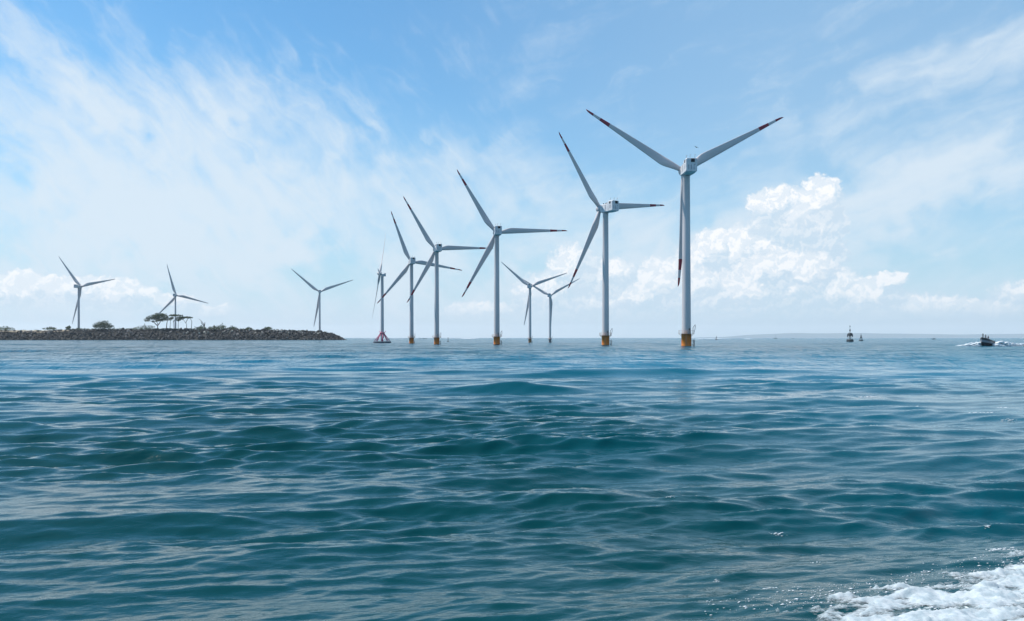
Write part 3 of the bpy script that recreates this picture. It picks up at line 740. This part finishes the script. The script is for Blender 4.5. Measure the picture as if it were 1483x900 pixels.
lattice_buoy(1247, 820, 1.15, 'small dark buoy with grey pyramid lattice, just right of the big domed one')
lattice_buoy(1037.5, 1250, 1.0, 'faint small lattice buoy on the horizon right of the largest turbine')
bw = mat('boat_paint', (.20, .24, .28), .6, (.12, .15, .18), .4); bwh = mat('pale_boat_paint', (.6, .62, .62), .5)
def hull_mesh(L, W, H, mats, fl=.45, bow_rise=.35):
    bm = bmesh.new(); ns = 18; rings = []
    for i in range(ns+1):
        t = i/ns; w = W/2*(1-max(0, (t-.45)/.55)**2.2) if t > .45 else W/2*(.9+.1*t/.45)
        w = max(w, .02); zt = H*(1+bow_rise*t**2.2); kb = -.35*(1-t**3)+.55*H*max(0, (t-.75)/.25)**2
        y_ = -L/2+t*L + (0 if t < 1 else .1)
        pts = [(w, zt), (w*1.0, zt*.72), (w*.86, zt*.4), (w*.45, kb+.12), (0, kb)]
        ring = [bm.verts.new((a_, y_, b_)) for a_, b_ in pts] + [bm.verts.new((-a_, y_, b_)) for a_, b_ in pts[-2::-1]]
        inn = [bm.verts.new((-w*.86, y_-.02*L*t, zt-.02)), bm.verts.new((-w*.8, y_-.02*L*t, zt*fl)), bm.verts.new((w*.8, y_-.02*L*t, zt*fl)), bm.verts.new((w*.86, y_-.02*L*t, zt-.02))]
        rings.append(ring+inn)
    n_ = len(rings[0])
    for r0, r1 in zip(rings, rings[1:]):
        for i in range(n_):
            f = bm.faces.new((r0[i], r0[(i+1) % n_], r1[(i+1) % n_], r1[i])); f.smooth = False
            f.material_index = 1 if i in (1, 6) else 0
    bm.faces.new(rings[0]); bm.faces.new(rings[-1][::-1]); bmesh.ops.recalc_face_normals(bm, faces=bm.faces)
    me = bpy.data.meshes.new('hull'); bm.to_mesh(me); bm.free()
    for m_ in mats: me.materials.append(m_)
    return me
def far_boat(px, D, L, rz, label, mast=0, cabin=True, paint=None):
    r = empty('boat', at(px, D), rz); tag(r, label, 'boat', 'far boats on the horizon')
    link(bpy.data.objects.new('hull', hull_mesh(L, L*.3, L*.12, [paint or bw, bwh])), r)
    if cabin: MB().box((0, -L*.1, L*.2), (L*.2, L*.3, L*.16), bev=.1).box((0, -L*.1, L*.29), (L*.22, L*.34, .12)).obj('cabin', bw, r)
    if mast: MB().tube((0, 0, L*.1), (0, 0, mast), .16, .08).tube((0, -.1, mast*.4), (0, -L*.35, L*.2), .08).obj('mast', bw, r)
far_boat(1352, 1500, 8.5, .7, 'tiny dark boat on the horizon left of the speeding motorboat')
far_boat(1123, 2400, 11, 1.2, 'faint far boat with a thin mast, between the largest turbine and the buoys', mast=15)
far_boat(1148, 2400, 7, 1.4, 'faint low boat on the horizon just right of the masted one', cabin=True)
for i, (px, lb) in enumerate([(608, 'faint far boat right of the turbine with a blade pointing slightly down'), (613.5, 'middle one of three faint far boats between the left pair of red-tipped turbines'), (617, 'faint far boat nearest the base of the turbine on its right')]):
    far_boat(px, 2000, 6+i % 2*2, 1.3, lb)
m = MB(); m.lathe([(.5, -1), (.75, -.3), (.7, .6), (.3, 1.1)], seg=16).lathe([(.22, 1.0), (.2, 3.4)], seg=10).lathe([(.4, 3.3), (.4, 3.8), (.1, 4.1)], seg=10)
o = m.obj('spar_buoy', buoyc); o.location = at(649, 650); o.scale = (.8, .8, .8); tag(o, 'thin dark spar buoy between the middle turbine and its left neighbour', 'buoy')

# ------------------------------------------------------------------ motorboat and crew
BD = 300.0; bc = at(1428, BD)
navy = mat('dark_hull_paint', (.018, .024, .035), .45, (.012, .016, .022), .8); strp = mat('grey_hull_stripe', (.22, .25, .29), .5)
mbt = empty('motorboat', bc, R(180-48)); tag(mbt, 'dark open motorboat with three people speeding towards the viewer at the right', 'motorboat')
tiltb = link(bpy.data.objects.new('hull', hull_mesh(8.6, 3.4, 2.0, [navy, strp], fl=.85, bow_rise=.32)), mbt); tiltb.rotation_euler.x = R(5); tiltb.location.z = .15
MB().box((0, .2, 2.2), (.9, .6, 1.0), bev=.06).box((0, .45, 2.8), (.95, .05, .35)).obj('console', navy, mbt)
MB().box((0, -4.15, 1.5), (.5, .55, 1.1), bev=.12).box((0, -4.15, .4), (.2, .3, 1.4)).obj('outboard_motor', black, mbt)
MB().path([(1.3, -1, 2.2), (1.25, 1, 2.6), (.7, 3.0, 3.0), (0, 3.8, 3.2), (-.7, 3.0, 3.0), (-1.25, 1, 2.6), (-1.3, -1, 2.2)], .05).obj('rail', steel, mbt)
skin = mat('skin', (.24, .13, .08), .6); hair = mat('hair', (.012, .01, .01), .7)
cl1 = mat('grey_green_shirt', (.13, .14, .13), .8); cl2 = mat('navy_shirt', (.03, .035, .06), .8); cl3 = mat('dark_red_shirt', (.10, .04, .05), .8); trs = mat('dark_trousers', (.02, .022, .03), .8)
def person(loc, rz, joints, edges, rad, shirt, label):
    me = bpy.data.meshes.new('person'); me.from_pydata(joints, edges, [])
    o = bpy.data.objects.new('person', me); o.location = loc; o.rotation_euler.z = rz; link(o)
    sk = o.modifiers.new('skin', 'SKIN'); sd = o.modifiers.new('sub', 'SUBSURF'); sd.levels = sd.render_levels = 2
    for v, r_ in zip(me.skin_vertices[0].data, rad): v.radius = (r_, r_) if not isinstance(r_, tuple) else r_
    me.skin_vertices[0].data[0].use_root = True
    bpy.context.view_layer.update(); dg = bpy.context.evaluated_depsgraph_get()
    m2 = bpy.data.meshes.new_from_object(o.evaluated_get(dg)); o.modifiers.clear(); o.data = m2
    for mm in (shirt, skin, trs): m2.materials.append(mm)
    hz_ = joints[3][2]
    for p_ in m2.polygons:
        c = p_.center; p_.use_smooth = True
        nearh = min((Vector(joints[j])-c).length for j in (10, 13))
        p_.material_index = 1 if (c.z > joints[2][2]+.02 or nearh < .16) else (2 if c.z < joints[0][2]-.02 else 0)
    tag(o, label, 'person')
    h = Vector(joints[3]); mh = MB(); bmesh.ops.create_uvsphere(mh.bm, u_segments=14, v_segments=10, radius=.115, matrix=Matrix.Translation(h+Vector((0, -.02, .05))) @ Matrix.Diagonal((1, 1.12, .95, 1)))
    mh.obj('hair', hair, o)
    return o
def body(seated, lean=0, arms=0):
    hp = .5 if seated else .92
    J = [(0, 0, hp), (0, lean*.25, hp+.28), (0, lean*.5, hp+.52), (0, lean*.62, hp+.76), (0, lean*.66, hp+.66)]
    J += [(.1, 0, hp-.03), (.12, .42 if seated else .06, .48 if seated else .5), (.12, .45 if seated else 0, .06)]   # 5,6,7 right leg
    J += [(.20, lean*.48, hp+.48), (.30, lean*.4+.05, hp+.24), (.24, lean*.4+.28+arms, hp+.12+arms*.6)]                 # 8,9,10 right arm
    J += [(-.20, lean*.48, hp+.48), (-.30, lean*.4+.05, hp+.24), (-.24, lean*.4+.28+arms, hp+.12+arms*.6)]              # 11,12,13
    J += [(-.1, 0, hp-.03), (-.12, .42 if seated else -.06, .48 if seated else .5), (-.12, .45 if seated else -.05, .06)]
    E = [(0,1),(1,2),(2,4),(4,3),(0,5),(5,6),(6,7),(2,8),(8,9),(9,10),(2,11),(11,12),(12,13),(0,14),(14,15),(15,16)]
    Rr = [(.16,.12), (.15,.11), (.13,.09), .105, .06, .09, .07, .05, .07, .05, .035, .07, .05, .035, .09, .07, .05]
    return J, E, Rr
Mb = Matrix.Translation(bc) @ Matrix.Rotation(R(132), 4, 'Z')
for (lx, ly, lz, rz, seated, ln, ar, sh, lb) in [
    (.1, 2.6, 3.1, .3, False, .1, .05, cl1, 'person in a grey-green shirt standing at the bow of the motorboat'),
    (.3, -.6, 2.65, -.2, False, .15, .1, cl2, 'person in dark clothes in the middle of the motorboat, behind the console'),
    (.2, -2.7, 2.45, .2, True, .2, 0, cl3, 'person sitting low at the stern of the motorboat')]:
    J, E, Rr = body(seated, ln, ar); p_ = Mb @ Vector((lx, ly, lz-.35 if not seated else lz-.1))
    person(p_, R(132)+rz, J, E, Rr, sh, lb)
# bow spray and stern wake: a lumpy white ridge on the sea
def spray(name, path, label, seed=1):
    g = np.random.default_rng(seed); vs, fs, nv = [], [], 0
    for gi in range(len(path)-1):
        (x0, y0, h0, w0), (x1, y1, h1, w1) = path[gi], path[gi+1]; k = 110
        for _ in range(k):
            t = g.random(); w_ = w0+(w1-w0)*t; h_ = h0+(h1-h0)*t; zz = g.random()**1.6*h_
            c = np.array([x0+(x1-x0)*t+g.normal()*w_*.35, y0+(y1-y0)*t+g.normal()*w_*.5, zz*.9])
            r_ = (.12+.26*h_*g.random())*np.array([1.9, 1.2, .75])
            g_v, g_f = geos[g.integers(6)]
            vs.append(g_v*r_*2+c); fs.append(g_f+nv); nv += len(g_v)
    me = np_mesh(name, np.concatenate(vs), np.concatenate(fs), [fmw]); tag(link(bpy.data.objects.new(name, me)), kind='stuff', label=label)
def gp(px, dy=0): p_ = at(px, BD); return p_.x, p_.y+dy
spray('bow_wave', [(*gp(1391, 2), .25, .8), (*gp(1400, 1), .7, .9), (*gp(1409, 0), 1.3, 1.0), (*gp(1416, -1.0), 1.6, .8)], 'white bow wave to the left of the motorboat', 2)
spray('wake', [(*gp(1437, -1), .8, .6), (*gp(1444, 0), 1.5, .8), (*gp(1452, 0), 1.9, 1.2), (*gp(1462, 1), 1.5, 1.2), (*gp(1475, 3), 1.1, 1.2), (*gp(1500, 5), .9, 1.2), (*gp(1530, 9), .8, 1.3)], 'white wake trailing to the right behind the motorboat', 3)
# breakers near the horizon
def surf(px0, px1, D, h, label, seed):
    g = np.random.default_rng(seed); vs, fs, nv = [], [], 0
    for i in range(int((px1-px0)*2.2)):
        px = g.uniform(px0, px1); p_ = at(px, D+g.normal()*12); e = math.sin(math.pi*(px-px0)/(px1-px0))**.5
        g_v, g_f = geos[g.integers(6)]; r_ = np.array([5.0, 2.5, h*e*g.uniform(.4, 1.1)]); vs.append(g_v*r_*2+np.array([p_.x, p_.y, .2])); fs.append(g_f+nv); nv += len(g_v)
    me = np_mesh('surf', np.concatenate(vs), np.concatenate(fs), [fmw]); tag(link(bpy.data.objects.new('surf', me)), kind='stuff', label=label)
surf(664, 694, 2300, 2.2, 'white breaking surf on the horizon right of the spar buoy', 1); surf(1005, 1062, 1900, 1.6, 'white surf line on the horizon right of the largest turbine', 2)
surf(1078, 1090, 1900, 1.5, 'short white breaker left of the masted far boat', 3); surf(640, 664, 2300, .9, 'thin surf line on the horizon left of the bright breaker', 4); surf(520, 590, 2100, .8, 'thin surf line behind the left pair of turbines', 5)

# ------------------------------------------------------------------ bird
bm = bmesh.new(); bmesh.ops.create_uvsphere(bm, u_segments=12, v_segments=8, radius=.5, matrix=Matrix.Diagonal((.5, .17*2, .14*2, 1)))
for s_ in (-1, 1):
    v = [bm.verts.new(p_) for p_ in ((-.12, 0, .02), (.14, 0, .02), (.16, s_*.35, .13), (-.02, s_*.75, .06), (-.10, s_*.35, .12))]
    w = [bm.verts.new(q_.co-Vector((0, 0, .02))) for q_ in v]; bm.faces.new(v); bm.faces.new(w[::-1])
    for i in range(5): bm.faces.new((v[i], v[(i+1) % 5], w[(i+1) % 5], w[i]))
t_ = [bm.verts.new(p_) for p_ in ((-.2, -.03, 0), (-.2, .03, 0), (-.42, .08, 0), (-.42, -.08, 0))]; bm.faces.new(t_)
bmesh.ops.recalc_face_normals(bm, faces=bm.faces); me = bpy.data.meshes.new('bird'); bm.to_mesh(me); bm.free(); me.materials.append(bw)
bi = link(bpy.data.objects.new('bird', me)); bi.location = at(1008.5, 240, 213.5); bi.rotation_euler = (R(15), 0, R(110)); tag(bi, 'tiny bird gliding above the nacelle of the largest turbine', 'bird')

# ------------------------------------------------------------------ haze
m = MB(); m.box((0, 3000, 206), (56000, 56000, 420)); hz = m.obj('haze', [])
hmv = bpy.data.materials.new('haze_air'); hmv.use_nodes = True; t2 = hmv.node_tree
for n in list(t2.nodes):
    if n.type == 'BSDF_PRINCIPLED': t2.nodes.remove(n)
pv = t2.nodes.new('ShaderNodeVolumePrincipled'); pv.inputs['Color'].default_value = (.97, .99, 1, 1); pv.inputs['Density'].default_value = 4.2e-5; pv.inputs['Anisotropy'].default_value = .2
t2.links.new(pv.outputs[0], [n for n in t2.nodes if n.type == 'OUTPUT_MATERIAL'][0].inputs['Volume'])
hz.data.materials.append(hmv); tag(hz, kind='stuff', label='thin sea haze over the water')
